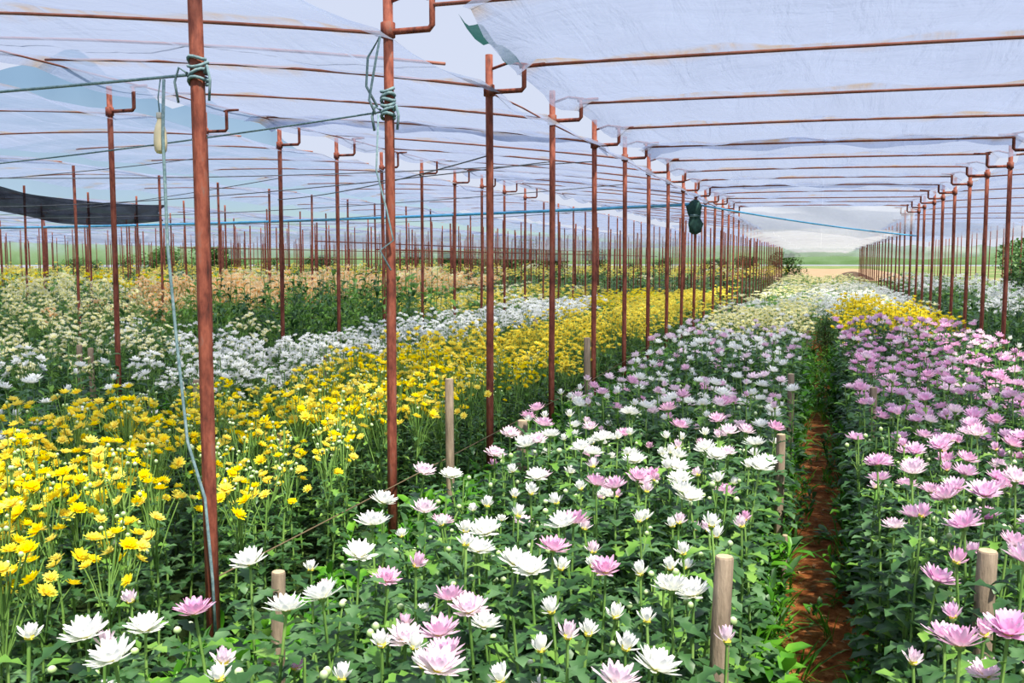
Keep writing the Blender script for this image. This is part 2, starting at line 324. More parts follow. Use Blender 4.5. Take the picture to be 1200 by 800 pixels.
def library(fn,n):
    out=[]
    for i in range(n):
        T=fn(); d=dict(stem=mesh('stem',T['stem'],PAL),fol=mesh('foliage',T['fol'],PAL),R=T['R'])
        d['heads']=[(mesh('flower_head',a,PAL),p,r) for a,p,r in T['heads']]
        d['buds']=[(mesh('bud',a,PAL),p,r) for a,p,r in T['buds']]
        d['one']=mesh('chrysanthemum_plant',merged(T),PAL); out.append(d)
    return out
CEN_B=mesh('flower_center',centre(.05),PAL); CEN_S=mesh('flower_center',centre(.029),PAL)
LIB={}
for key,m_ in (('white',iW),('pink',iP),('pale',iPP),('lilac',iLI)):
    LIB[key,'open']=library(lambda:addbuds(big(m_,'open',2,U(.046,.054)),.8,random.choice([0,0,0,1])),4)
    LIB[key,'half']=library(lambda:addbuds(big(m_,'half',2,U(.037,.046),.78),.78,random.choice([0,0,1])),3)
LIB['white','bud']=library(lambda:addbuds(big(iW,'none',2,.05,.74),.76,random.choice([1,2]),.011),3)
LIB['yellow','spray']=library(lambda:addbuds(spray(iY,2,Rr=.030,nh=random.choice([7,8,10,11])),.82,3,.008),5)
LIB['yellow','few']=library(lambda:addbuds(spray(iY,2,Rr=.025,nh=random.choice([2,3])),.84,5,.008),3)
def plant(lib,x,y,parts,sz,label,cat,group,name):
    d=random.choice(lib); rz=U(0,6.28); tl=(U(-.07,.07),U(-.07,.07),rz); sc=(U(.92,1.12),)*2+(sz,)
    if not parts:
        o=ob(name,d['one'],None,(x,y,0),tl,sc); tag(o,label,cat,group); return o
    e=ob(name,None,None,(x,y,0),tl,sc); e.empty_display_size=.1; tag(e,label,cat,group)
    ob('stem',d['stem'],e); ob('foliage',d['fol'],e)
    for me,p,r in d['heads']:
        h=ob('flower_head',me,e,p,(r[0],r[1],r[2]))
        ob('flower_center',CEN_B if d['R']>.036 else CEN_S,h)
    for me,p,r in d['buds']: ob('bud',me,e,p,r)
    return e
def pts(x0,x1,y0,y1,s,j=.36):
    out=[]; nx=max(1,round((x1-x0)/s)); ny=max(1,round((y1-y0)/s))
    for i in range(ny):
        for k in range(nx):
            x=x0+(k+.5+(.25 if i%2 else -.25))*(x1-x0)/nx+U(-j,j)*s; y=y0+(i+.5)*(y1-y0)/ny+U(-j,j)*s
            if inview(x,y,.8): out.append((x,y))
    return out
cand=[]
# blooms that stand out at the front of the beds
FRONT=[(75,745,'white','open'),(115,748,'pale','half'),(175,768,'white','open'),(247,716,'pink','open'),(322,710,'white','open'),(322,660,'white','open'),(400,697,'white','open'),(268,765,'pale','half'),(235,788,'white','half'),(457,733,'white','half'),(485,768,'white','half'),(528,693,'pink','open'),(520,740,'pink','open'),(540,765,'pink','open'),(592,788,'white','half'),(660,735,'white','half'),(672,710,'white','half'),(740,755,'white','half'),(737,782,'white','open'),(770,725,'white','half'),(507,600,'pale','open'),(433,608,'white','open'),(590,660,'white','open'),(627,668,'white','open'),(693,668,'pink','open'),(640,640,'pink','open'),(580,625,'white','open'),(768,648,'white','half'),(807,640,'white','half'),(828,588,'white','open'),(780,565,'white','open'),(705,573,'pink','open'),(750,565,'pink','open'),(413,645,'white','open'),(448,588,'white','open'),(485,553,'pale','open'),(750,670,'white','half'),(783,672,'white','half'),(700,792,'pale','open'),(470,655,'pink','half'),(655,612,'pink','open'),(800,540,'white','open'),(850,495,'pink','open'),(690,530,'white','open'),(630,515,'pale','open'),(890,545,'white','half'),(735,600,'white','half'),(40,742,'white','half'),(300,738,'white','bud'),(345,745,'white','bud'),(560,590,'white','half'),(600,580,'white','half'),(530,620,'white','half'),(660,585,'white','half'),(850,620,'white','half'),(610,740,'white','half'),(430,700,'white','bud'),(830,730,'pale','half')]
FR2=[(1125,585,'lilac','open'),(1155,610,'lilac','open'),(1185,575,'pink','open'),(1100,706,'lilac','open'),(1190,760,'pale','open'),(1075,548,'pink','open'),(1185,634,'lilac','half'),(1150,730,'pink','half'),(1060,520,'lilac','open'),(1135,640,'lilac','half'),(1110,610,'pink','open')]
fx=[]
for L_,b in ((FRONT,'A'),(FR2,'B')):
    for px,py,c,s in L_:
        x,y=ground_at(px,py,.83); fx.append((x,y)); cand.append((x,y,c,s,b))
def free(x,y): return all((x-a)**2+(y-b)**2>.0085 for a,b in fx)
for x,y in pts(-1.46,-.2,1.0,12,.132)+pts(-1.78,-1.46,1.0,2.1,.15):
    if not free(x,y): continue
    u=U(0,1); col='white' if u<.58 else ('pale' if u<.82 else 'pink'); u=U(0,1)
    nr=y<3.2
    cand.append((x,y,col,'open' if u<(.12 if nr else .40) else ('half' if u<(.62 if nr else .80) else 'bud'),'A'))
for x,y in pts(.25,1.75,1.6,12.3,.126):
    if not free(x,y): continue
    u=U(0,1); v=U(0,1); cand.append((x,y,'lilac' if u<.5 else ('pink' if u<.82 else 'pale'),'bud' if v<.16 else ('open' if v<.70 else 'half'),'B'))
for x,y in pts(-3.75,-2.12,1.3,12,.18):
    q=math.sin(x*3.1+y*1.7)+math.sin(y*2.9-x*2.2+1); few=U(0,1)<(.6 if q<-.2 else .12)+(.2 if x>-2.4 and y>2.7 else 0)
    if y<2.6 and x<-2.2: few=U(0,1)<.15
    cand.append((x,y,'yellow','few' if few else 'spray','C'))
cand=[(proj(x,y,.82)[1],proj(x,y,.82)[2],x,y,c,s,b) for x,y,c,s,b in cand]
cand.sort(key=lambda t:t[1])
ORD='lowest,second lowest,third lowest,fourth lowest,fifth lowest,sixth lowest,seventh lowest,eighth lowest,ninth lowest,tenth lowest,eleventh lowest,twelfth lowest'.split(',')
cnt={}; rest=[]; uniq={}
DESC={('white','open'):'fully open white chrysanthemum',('white','half'):'cup shaped white chrysanthemum',('pale','open'):'open pink tipped white chrysanthemum',('pale','half'):'cup shaped pink tipped chrysanthemum',
 ('pink','open'):'fully open pink chrysanthemum',('pink','half'):'cup shaped pink chrysanthemum',('lilac','open'):'fully open pale lilac chrysanthemum',('lilac','half'):'cup shaped pale lilac chrysanthemum',('yellow','spray'):'full spray of small yellow chrysanthemums',('yellow','few'):'leafy stem with few small yellow chrysanthemums'}
BEDN={'A':'in the mixed middle bed','B':'in the right pink bed','C':'in the left yellow bed'}
for py,d,x,y,c,s,b in cand:
    kind='yellow' if c=='yellow' else ('white' if c=='white' or s=='bud' else 'pink')
    k=cnt.get(kind,0)
    px=proj(x,y,.82)[0]
    if k>=(260 if kind=='yellow' else 298) or not(-40<px<1240) or py>900: rest.append((x,y,c,s,b)); continue
    cnt[kind]=k+1
    base=('chrysanthemum with only pale green buds' if s=='bud' else DESC[c,s])+' '+BEDN[b]
    u=uniq.get(base,0)
    if u<12 and 0<px<1200 and py<785: uniq[base]=u+1; lab=base+', '+ORD[u]+' in photo'; grp='front flowers '+BEDN[b]
    else: lab=base+', farther back'; grp=base
    hs={'A':1.02,'B':1.05,'C':1.05}[b]*U(.86,1.1)
    if b=='C': hs*=1+.09*(math.sin(x*3.1+y*1.7)+math.sin(y*2.9-x*2.2+1))/2
    if b=='A' and not free(x,y): hs=1.04
    elif b=='A' and x<-1.0 and y<3.5: hs*=.86
    plant(LIB[('white','bud') if s=='bud' else (c,s)],x,y,k<125,hs,lab,'flower',grp,kind+'_chrysanthemum')
# ------------------------------------------------------------------ the rest of the beds, uncountable
LOW={}
for det in (1,0):
    LOW['white_big',det]=[merged(big(iW,'open',det,.050),False) for _ in range(3)]
    LOW['half_white',det]=[merged(big(iW,'half',det,.044),False) for _ in range(2)]
    LOW['pink_big',det]=[merged(big(m_,'open',det,.050),False) for m_ in (iP,iPP,iPP)]
    LOW['lilac_big',det]=[merged(big(m_,'open',det,.050),False) for m_ in (iLI,iP,iLI)]
    LOW['green',det]=[merged(big(iW,'none',det,.05,.8),False) for _ in range(3)]
    LOW['fresh',det]=[merged(big(iW,'none',det,.05,.8,iLL),False) for _ in range(3)]
    LOW['few',det]=[merged(spray(iY,det,.030,3),False) for _ in range(2)]
    for nm,mm in (('white',iW),('yellow',iY),('cream',iC),('peach',iPE)):
        rr=(.040 if det else .054) if nm!='yellow' else (.036 if det else .046)
        LOW[nm,det]=[merged(spray(mm,det,rr,9,spread=.12 if det else .16,lm=iL if nm in('white','yellow') else iLL),False) for _ in range(3)]
def stuffbed(name,label,plist,cat='flowers'):
    mb=M(); by={}
    for x,y,key,sz in plist:
        d=proj(x,y,.8)[2]; det=1 if d<15 else 0
        by.setdefault((key,det,random.randrange(len(LOW[key,det]))),[]).append((x,y,sz,d))
    for (key,det,i),L in by.items():
        k=[1.0 if det else min(1.9,.95+.025*q[3]) for q in L]
        mb.scatter(LOW[key,det][i],[(q[0],q[1],0) for q in L],[U(0,6.28) for q in L],[a*U(.85,1.15) for a in k],[q[2]*U(.8,1.14)*(1+.08*math.sin(q[0]*2.1)*math.sin(q[1]*1.3)) for q in L])
    if mb.n: tag(ob(name,mesh(name,mb,PAL)),label,cat,None,'stuff')
tr={('white','open'):'white_big',('white','half'):'half_white',('pale','open'):'pink_big',('pale','half'):'half_white',('pink','open'):'pink_big',('pink','half'):'pink_big',('lilac','open'):'lilac_big',('lilac','half'):'lilac_big',('yellow','spray'):'yellow',('yellow','few'):'few'}
for b,nm,lb in (('A','mixed_chrysanthemum_bed','white and pink chrysanthemums filling the farther part of the mixed bed'),('B','pink_chrysanthemum_bed','lilac pink chrysanthemums filling the farther part of the right bed'),('C','yellow_chrysanthemum_bed','yellow spray chrysanthemums filling the farther part of the yellow bed')):
    stuffbed(nm,lb,[(x,y,tr.get((c,s),'green'),1.04) for x,y,c,s,bb in rest if bb==b])
def region(x0,x1,y0,y1,mix,sz=1.0,base=.2):
    out=[]; y=y0
    while y<y1:
        d=proj((x0+x1)/2,y,.8)[2]; s=base*(1 if d<9 else 1.15 if d<14 else 1.4 if d<22 else 1.9 if d<34 else 2.6)
        ye=min(y1,y+max(1.0,s*4))
        for a,b in pts(x0,x1,y,ye,s):
            q=.5+.5*math.sin(a*1.9+b*.9+x0)*math.sin(b*1.3-a*.7); u=min(.999,max(0,.65*U(0,1)+.35*q)); acc=0
            for k,wt in mix:
                acc+=wt
                if u<=acc: break
            out.append((a,b,k,sz))
        y=ye
    return out
stuffbed('cream_chrysanthemum_bed','cream and white chrysanthemums in the far stretch of the middle bed',region(-1.5,-.2,12,17,[('cream',.7),('white_big',.3)],1,.17)+region(-1.5,-.02,17,36,[('cream',.35),('fresh',.4),('white',.25)],1,.2))
stuffbed('golden_chrysanthemum_patch','clump of golden yellow chrysanthemums at the far end of the pink bed',region(.3,1.65,12.4,17,[('yellow',.96),('few',.04)],1.14,.17))
stuffbed('far_white_chrysanthemum_bed','small white chrysanthemums beyond the golden yellow clump',region(.04,1.8,17.2,36,[('fresh',.4),('white',.4),('cream',.2)],1,.2))
stuffbed('far_end_bed','pale green plants crossing the far end of the path',region(-1.8,1.9,36.6,58,[('fresh',.6),('cream',.4)],1,.25))
stuffbed('far_yellow_chrysanthemum_bed','distant end of the yellow bed along the post row',region(-3.75,-2.15,12,26,[('yellow',.75),('fresh',.25)],1.02,.19))
stuffbed('white_chrysanthemum_bed','dense small white chrysanthemums behind the yellow bed',region(-5.1,-4.15,2.6,6,[('green',.4),('white_big',.3),('half_white',.3)],1,.18)+region(-5.1,-4.15,6,18,[('white',.94),('green',.06)],1.05,.17)+region(-5.1,-4.1,18,27,[('yellow',.6),('fresh',.4)],1,.19))
stuffbed('leafy_chrysanthemum_bed','tall leafy green plants with a few cream flowers behind the white bed',region(-8.1,-5.9,4.5,9.5,[('cream',.35),('green',.45),('white',.2)],1.12,.2)+region(-7.6,-5.9,9.5,15,[('green',.55),('fresh',.45)],1.7,.17)+region(-8.1,-5.9,15,27,[('yellow',.45),('fresh',.35),('cream',.2)],1.15,.21))
stuffbed('peach_chrysanthemum_bed','peach and cream chrysanthemums in a far left bed',region(-11,-8.6,6,12,[('cream',.5),('green',.3),('peach',.2)],1.3,.2)+region(-11,-8.6,12,26,[('peach',.7),('green',.15),('cream',.15)],1.5,.19))
stuffbed('pale_chrysanthemum_bed','white and peach chrysanthemums in the left background',region(-14,-11.5,8,15,[('cream',.45),('green',.45),('white',.1)],1.45,.22)+region(-14,-11.5,15,32,[('peach',.45),('fresh',.25),('yellow',.3)],1.45,.23))
stuffbed('green_and_white_bed','green plants dotted with white flowers at the far left',region(-19,-14.6,11,32,[('cream',.25),('green',.5),('yellow',.25)],1.5,.26))
stuffbed('distant_yellow_bed','distant strip of yellow chrysanthemums under the far roofs',region(-40,-20,16,66,[('yellow',.4),('green',.55),('white',.05)],1.6,.36)+region(-19,-2.2,33,66,[('yellow',.4),('green',.45),('cream',.15)],1.55,.35))
stuffbed('right_background_bed','green plants with small white flowers beyond the right post row',region(2.4,4.6,9.5,45,[('white',.35),('green',.65)],1.3,.21))
# ------------------------------------------------------------------ weeds and debris
def weed():
    mb=M()
    for i in range(16):
        a=i*2.4; L=U(.05,.095); leaf(mb,(U(-.03,.03),U(-.03,.03),U(.0,.17)),L,L*U(.4,.58),a,R(U(25,70)),R(U(30,80)),iWD if i%3 else iL,1,True)
    return mb
def grasst():
    mb=M()
    for i in range(14):
        L=U(.12,.24); leaf(mb,(U(-.03,.03),U(-.03,.03),0),L,.010,U(0,6.28),R(U(50,88)),R(U(10,70)),iWD,0,True)
    return mb
WT=[weed() for _ in range(4)]; GT=[grasst() for _ in range(3)]
def weeds(name,label,areas):
    mb=M()
    for x0,x1,y0,y1,s,lo,hi,gr in areas:
        P=[q for q in pts(x0,x1,y0,y1,s,.5) if U(0,1)<.55+.45*math.sin(q[1]*2.3+x0*40)]
        for i in range(7):
            q=P[i::7]
            if q:
                T=WT[i%4] if (i>=7*gr) else GT[i%3]
                mb.scatter(T,[(a,b,0) for a,b in q],[U(0,6.28) for _ in q],[U(lo,hi)*.85 for _ in q],[U(lo,hi) for _ in q],.3)
    tag(ob(name,mesh(name,mb,PAL)),label,'weeds',None,'stuff')
weeds('path_weeds','bright green weeds growing along both edges of the dirt path',[(-.36,-.17,1.5,16,.055,.7,2.1,.3),(-.17,-.05,2,16,.09,.4,1.4,.3),(.2,.36,1.5,16,.06,.6,2.0,.3),(.08,.2,2,16,.105,.3,1.3,.3),(-.1,.12,2,9,.22,.25,.8,.4),(-.12,.14,10,16.2,.13,.7,1.5,.3)])
weeds('gap_weeds','rank green weeds between the mixed bed and the yellow bed',[(-2.12,-1.46,1.0,6,.048,.8,1.9,.15),(-2.12,-1.46,6,14,.08,1.0,2.2,.15),(-4.1,-3.75,2.5,12,.11,1,2.0,.2),(-5.9,-5.1,5,18,.12,1,2.8,.2)])
mb=M()
for x,y in pts(-.2,.2,1.8,12,.06,.5):
    if U(0,1)<.4: leaf(mb,(x,y,.004),U(.02,.05),U(.008,.02),U(0,6.28),R(U(0,20)),R(20),0,0,True)
tag(ob('dry_leaf_litter',mesh('dry_leaf_litter',mb,m_noise('dry_leaf',[(104,68,42),(186,144,100)],scale=20))),'dry brown leaf litter on the dirt path','leaf litter',None,'stuff')
mb=M(); lathe(mb,[(1.5,0),(1.35,.12),(1.0,.36),(.6,.56),(.25,.66),(.01,.68)],18,wob=.12)
tag(ob('soil_heap',mesh('soil_heap',mb,m_noise('dark_soil',[(62,50,42),(96,80,66)],scale=3,rough=1)),None,(2.6,84,.03),(0,0,0),(1.1,.8,1)),'small dark heap of soil on the tan field beyond the path','soil heap')
# ------------------------------------------------------------------ posts
def post_me(h,r,n=12):
    mb=M(); tube(mb,[(0,0,0),(0,0,h*.25),(.004,0,h*.5),(.002,.003,h*.75),(0,0,h)],r,n); return mesh('roof_post',mb,RUST)
def bracket_me(s,z=2.76,up=.15,w=.24,arm=True):
    mb=M(); Y=np.array([0,1.,0])
    tube(mb,[(0,0,z),(s*w*.5,0,z),(s*w*.93,0,z),(s*w,0,z+.02),(s*w,0,z+up*.6),(s*w,0,z+up)],.016,8,ref=Y)
    tube(mb,[(s*(w-.03),0,z+up),(s*(w+.14),0,z+up+.005)],.013,8,ref=Y)
    if arm: tube(mb,[(0,0,z+up*.95),(s*w*.55,0,z+up+.03),(s*(w+.02),0,z+up+.01)],.010,6,ref=Y)
    return mesh('bracket',mb,RUST)
def collar_me(z,r):
    mb=M(); lathe(mb,[(r,z-.04),(r+.012,z-.035),(r+.012,z+.035),(r,z+.04)],12); return mesh('pipe_collar',mb,RUST)
PM=post_me(3.0,.025); PMF=post_me(2.98,.021,7); BR=bracket_me(1); BL=bracket_me(-1); CM=collar_me(2.77,.025)
PML=post_me(3.2,.024); BRL=bracket_me(1,2.98,.2,.26,False); CML=collar_me(2.98,.024)
NUM='first,second,third,fourth,fifth,sixth,seventh,eighth,ninth,tenth,eleventh,twelfth,thirteenth,fourteenth,fifteenth,sixteenth,seventeenth,eighteenth,nineteenth,twentieth'.split(',')
def post(x,y,me,label,group,br=None,lean=.006,h=1.0,cm=None):
    o=ob('roof_post',me,None,(x,y,0),(U(-lean,lean),U(-lean,lean),0),(1,1,h*U(.99,1.012))); tag(o,label,'post',group)
    if br:
        ob('bracket',br,o); ob('pipe_collar',cm or CM,o)
MX=-2.09; RX=2.03; YK=[2.85+1.53*k for k in range(44)]
for k,y in enumerate(YK[:36]):
    lab=f'rusty red pipe post, {NUM[k]} from the front between yellow and mixed beds' if k<14 else 'thin distant post at the far end of the row left of the mixed bed'
    post(MX,y,PM if k<14 else PMF,lab,'posts between the yellow and mixed beds',BR if k<14 else None,.003 if k<4 else .008,1 if k<16 else .9)
vr=[y for y in YK if inview(RX,y,1,10)]
for k,y in enumerate(vr[:30]):
    lab=f'rusty post right of the pink bed, {NUM[k]} from the front of its row' if k<10 else 'thin distant post at the far end of the row right of the pink bed'
    post(RX,y,PM if k<10 else PMF,lab,'posts right of the pink bed',BL if k<10 else None,.008,.985 if k<11 else .9)
YL=[6.9+1.37*(k-2) for k in range(34)]
vl=[y for y in YL if inview(-6,y,1,10)]
for k,y in enumerate(vl):
    lab=f'slim rusty post behind the white bed, {NUM[k]} from the left in its row' if k<10 else 'thin distant post in the row behind the white bed'
    post(-6.0,y,PML if k<10 else PMF,lab,'posts behind the white bed',BRL if k<10 else None,.01,1,CML)
npost=0; BX=[-9.9-3.9*i for i in range(12)]; more=[]
for x in BX:
    y=4+U(0,1.2)
    while y<64:
        if inview(x,y,1.5,5):
            if npost<170 and y<45:
                npost+=1; post(x+U(-.1,.1),y+U(-.12,.12),PMF,'thin rusty post among the crowded rows in the left background','posts in the left background',None,.012)
            else: more.append((x+U(-.1,.1),y+U(-.3,.3)))
        y+=1.55 if abs(x)<20 else 1.9
for x in (-8,-12,-15.8,-19.7,-23.5,-27.4,-4.1):
    y=28.0
    while y<66: more.append((x+U(-.1,.1),y+U(-.3,.3))); y+=1.8
for y in YK[:40]:
    if inview(6.3,y,1.5,5): post(6.3,y,PMF,'thin rusty post behind the right post row against the shrubs','posts at the far right',None,.012)
mb=M()
for x,y in more: tube(mb,[(x,y,0),(x+U(-.04,.04),y,2.9)],.028,5)
for x,y0,y1,z in ((-9.9,20,60,1.9),(-13.8,24,62,2.2),(-17.7,26,62,1.7),(-21.6,28,60,2.1)): tube(mb,[(x+.02*math.sin(y),y,z) for y in np.linspace(y0,y1,12)],.018,5)
tag(ob('distant_posts',mesh('distant_posts',mb,RUST)),'thicket of thin rusty posts and rails far back under the left roofs','posts',None,'stuff')
# ------------------------------------------------------------------ roof bars and plastic sheets
def zroof(t,z0,z1,cr): return z0+(z1-z0)*t+cr*4*t*(1-t)
def bar(x0,z0,x1,z1,cr,y,label,group,r=.0105):
    mb=M(); ts=np.linspace(0,1,9); w_=U(-.02,.02); j=U(-.015,.015)
    tube(mb,[(x0+(x1-x0)*t,w_*math.sin(t*3.1),zroof(t,z0,z1,cr+j)) for t in ts],r,6)
    tag(ob('roof_bar',mesh('roof_bar',mb,RUSTB),None,(0,y,0)),label,'roof bar',group)
def sheet(x0,z0,x1,z1,cr,ybars,label,name='plastic_roof_sheet',mat=None,sub=5,nx=30,droop=.09,y_ext=.3,dz=0,hem=.4,skew=None):
    ys=[]
    for a,b in zip(ybars[:-1],ybars[1:]): ys+=list(np.linspace(a,b,sub,endpoint=False))
    ys=[ybars[0]-y_ext]+ys+[ybars[-1],ybars[-1]+y_ext]
    P=np.zeros((len(ys),nx,3)); ph=U(0,6)
    for i,y in enumerate(ys):
        j=(i-1)%sub/sub if 0<i<len(ys)-2 else 0
        xa=x0+(skew(y) if skew else 0)
        for k in range(nx):
            t=k/(nx-1); s=-droop*math.sin(math.pi*j)*(.5+.5*math.sin(t*6+((i-1)//sub)*1.7+ph)**2)
            e=hem*(.07*math.sin(y*2.3+ph)+.04*math.sin(y*5.1)) if k in (0,nx-1) else 0
            edge=-.04+hem*(-.08*abs(math.sin(y*1.7+ph))) if k in (0,nx-1) else 0
            if i in (0,len(ys)-1): edge-=.03+.03*abs(math.sin(t*9+ph))
            P[i,k]=(xa+(x1-xa)*t+e,y+.02*math.sin(t*9+ph),zroof(t,z0,z1,cr)+.022+dz+s+edge+.009*math.sin(t*43+y*2)+.013*math.sin(t*19-y*3))
    mb=M(); gridadd(mb,P); tag(ob(name,mesh(name,mb,mat or PLAS)),label,'roof sheet')
RB=[YK[k] for k in range(1,14)]
for k,y in enumerate(RB):
    bar(MX+.24,2.90,RX-.24,2.86,.015,y,f'straight rusty roof bar over the path, {NUM[k]} from the front','bars under the right plastic sheets')
for i,(a,b,t_) in enumerate([(0,4,'nearest'),(4,8,'middle'),(8,12,'farthest')]):
    sheet(MX+.2,2.90,RX-.12,2.86,.015,RB[a:b+1],f'{t_} clouded plastic sheet over the mixed and pink beds',dz=.012*i,hem=.6,skew=(lambda y:.33*min(1,max(0,(5.9-y)/1.8))) if i==0 else None)
LZ0,LZ1=3.19,2.78
LB=[YK[0],YK[1],YK[1]+.765]+[YK[k] for k in range(2,24)]
for k,y in enumerate(LB):
    bar(-5.72,LZ0,MX,LZ1,.03,y,f'shallow rusty roof bar over the yellow bed, {NUM[k]} from the front' if k<14 else 'distant roof bar over the far yellow and white beds','bars over the yellow and white beds',.0095)
mb=M(); tube(mb,[(MX-.035,y,LZ1-.012+.006*math.sin(y*3)) for y in np.linspace(YK[2],YK[23],40)],.007,6); tag(ob('eave_pipe',mesh('eave_pipe',mb,RUSTB)),'long thin eave pipe running along the near post row','pipe')
mb=M(); tube(mb,[(-5.74,y,LZ0-.012+.006*math.sin(y*3)) for y in np.linspace(5.4,YK[23],40)],.008,6); tag(ob('eave_pipe',mesh('eave_pipe',mb,RUSTB)),'long thin eave pipe running along the posts behind the white bed','pipe')
LBs=[YK[k] for k in range(0,24)]
for i,(a,b,t_) in enumerate([(0,4,'nearest'),(4,9,'second'),(9,15,'third'),(15,23,'farthest')]):
    sheet(-5.85,LZ0,MX+.08,LZ1,.03,LBs[a:b+1],f'{t_} clouded plastic sheet sloping over the yellow and white beds',dz=.012*i)
xs_=[-6.0]+BX
names=['second','third','fourth','fifth','sixth','seventh','eighth','ninth','tenth','eleventh','twelfth','thirteenth']
for i in range(12):
    x1,x0=xs_[i],xs_[i+1]; st=1.53 if i<1 else 3.06
    ys=[y for y in np.arange(2.85+1.53,96,st) if inview((x0+x1)/2,y,2.9,700)]
    yb=[y for y in ys if inview((x0+x1)/2,y,2.9,80) and y<(30 if i<2 else 40)]
    za,zb=(3.16,3.0) if i<2 else (3.02,2.84)
    if i<8:
        for y in yb: bar(x0+.2,za,x1-.05,zb,.05,y,f'thin roof bar in the {names[i]} roof bay left of the near posts',f'bars of the {names[i]} roof bay',.0085)
    if len(ys)>1: sheet(x0+.02,za,x1+.08,zb,.05,ys,f'pale plastic sheet over the {names[i]} roof bay left of the near posts',sub=3,nx=14)
sheet(-5.85,3.1,MX+.08,2.72,.05,list(np.arange(YK[23]+1,96,3.06)),'distant plastic sheet beyond the sloping sheets over the yellow bed',sub=3,nx=14)
ys=[y for y in YK[5:40]]
sheet(RX+.12,2.9,6.2,2.86,.05,ys,'pale plastic sheet over the beds right of the right post row',sub=3,nx=14)
for y in ys[1:14:2]: bar(RX,2.84,6.1,2.84,.05,y,'thin roof bar in the bay right of the right post row','bars of the right hand bay',.010)
ys=list(np.arange(YK[16],92,3.06))
sheet(MX+.05,2.46,RX+.1,2.42,.05,ys,'lower plastic sheet over the far end of the path',sub=3,nx=14,mat=PLASW,droop=.15)
def curtain(x0,x1,y,z0,drop,label,nk=40):
    P=np.zeros((7,nk,3))
    for i in range(7):
        for k in range(nk):
            t=k/(nk-1); dz=(drop-drop*.25*abs(math.sin(t*3.6+.6)))*i/6
            P[i,k]=(x0+(x1-x0)*t,y+.035*math.sin(t*31+i*.5)*(i/6)+.04*math.sin(t*9-i),z0-dz+.008*math.sin(t*23))
    mb=M(); gridadd(mb,P); tag(ob('plastic_curtain',mesh('plastic_curtain',mb,PLASC)),label,'plastic curtain')
curtain(-1.85,2.0,YK[13]+.35,2.9,.75,'thin plastic hanging down at the far end of the right roof sheets')
curtain(2.3,6.2,34,2.9,.6,'thin plastic hanging under the roof right of the right post row')
curtain(-46,-6,66,2.9,1.3,'long low plastic hem hanging at the far edge of the left roofs',90)
curtain(-24,-6.2,44,2.9,.8,'plastic hem hanging across the middle of the left background roofs',60)
curtain(-34,-14,36,2.9,.6,'plastic hem hanging behind the black net in the left background',60)
curtain(-2.2,9,62,2.5,.8,'low plastic hem hanging across the far end of the path')
# ------------------------------------------------------------------ nets, cloth, bottle
def at(px,py,d):
    c=np.array([(px-600)/FPX*d,(400-py)/FPX*d,-d]); return (CI.T@c)+np.array([0,0,H])
A,B=at(-60,206,14.5),at(190,240,17.5); P=np.zeros((5,26,3))
for k in range(26):
    t=k/25; p=A+(B-A)*t; hgt=.42*(.55+.45*math.sin(t*2.2+.6))
    for i in range(5): P[i,k]=p+np.array([.08*math.sin(t*14+i),.1*math.sin(i*1.3+t*9),-.12*math.sin(t*3.14)-hgt*i/4])
mb=M(); gridadd(mb,P); tag(ob('shade_net',mesh('shade_net',mb,NET)),'sagging black shade net hung under the far left roof','shade net')
P=np.zeros((4,10,3))
for k in range(10):
    t=k/9
    for i in range(4): P[i,k]=(MX+.12+.05*i,5.05+.75*t,3.03-.06*i-.03*math.sin(t*9+i))
mb=M(); gridadd(mb,P); tag(ob('shade_net',mesh('shade_net',mb,GNET)),'small strip of teal net in the gap between the two plastic roofs','shade net')
c=at(813,258,16.2); yk=min(YK,key=lambda y:abs(y-c[1]))
e=ob('cloth_bundle',None,None,(MX,yk-.02,2.1),(0,0,0),(.75,.75,.88)); tag(e,'dark green cloth bundle tied high on a post beside the right sheet','cloth bundle')
mb=M(); lathe(mb,[(.04,0),(.13,.05),(.16,.2),(.11,.33),(.15,.42),(.17,.55),(.08,.66),(.03,.68)],14,wob=.25); ob('cloth',mesh('cloth',mb,m_noise('dark_green_cloth',[(20,40,38),(50,84,76)],scale=12,rough=.95)),e)
mb=M(); tube(mb,[(.135*math.cos(a),.135*math.sin(a),.335+.004*a) for a in np.linspace(0,12.5,40)],.008,5); ob('tie_cord',mesh('tie_cord',mb,ROPE),e)
def sagline(a,b,sag,n=16):
    a,b=np.array(a,float),np.array(b,float); return [a+(b-a)*t-np.array([0,0,sag*4*t*(1-t)]) for t in np.linspace(0,1,n)]
e=ob('plastic_bottle',None,None,(-2.257,2.85,2.03)); tag(e,'cream plastic bottle hanging from the rope left of the nearest post','bottle')
mb=M(); lathe(mb,[(.001,0),(.014,.002),(.021,.012),(.024,.04),(.022,.075),(.016,.1),(.010,.115),(.010,.13)],14); ob('bottle_body',mesh('bottle_body',mb,m_noise('cream_plastic',[(206,192,154),(230,218,184)],scale=9,rough=.5)),e)
mb=M(); lathe(mb,[(.012,.125),(.012,.145),(.001,.147)],12); ob('cap',mesh('cap',mb,m_noise('grey_cap',[(150,150,140),(180,180,170)])),e)
mb=M(); tube(mb,[(0,0,.145),(-.006,.002,.2),(.008,0,.262)],.0025,5); ob('string',mesh('string',mb,ROPE),e)
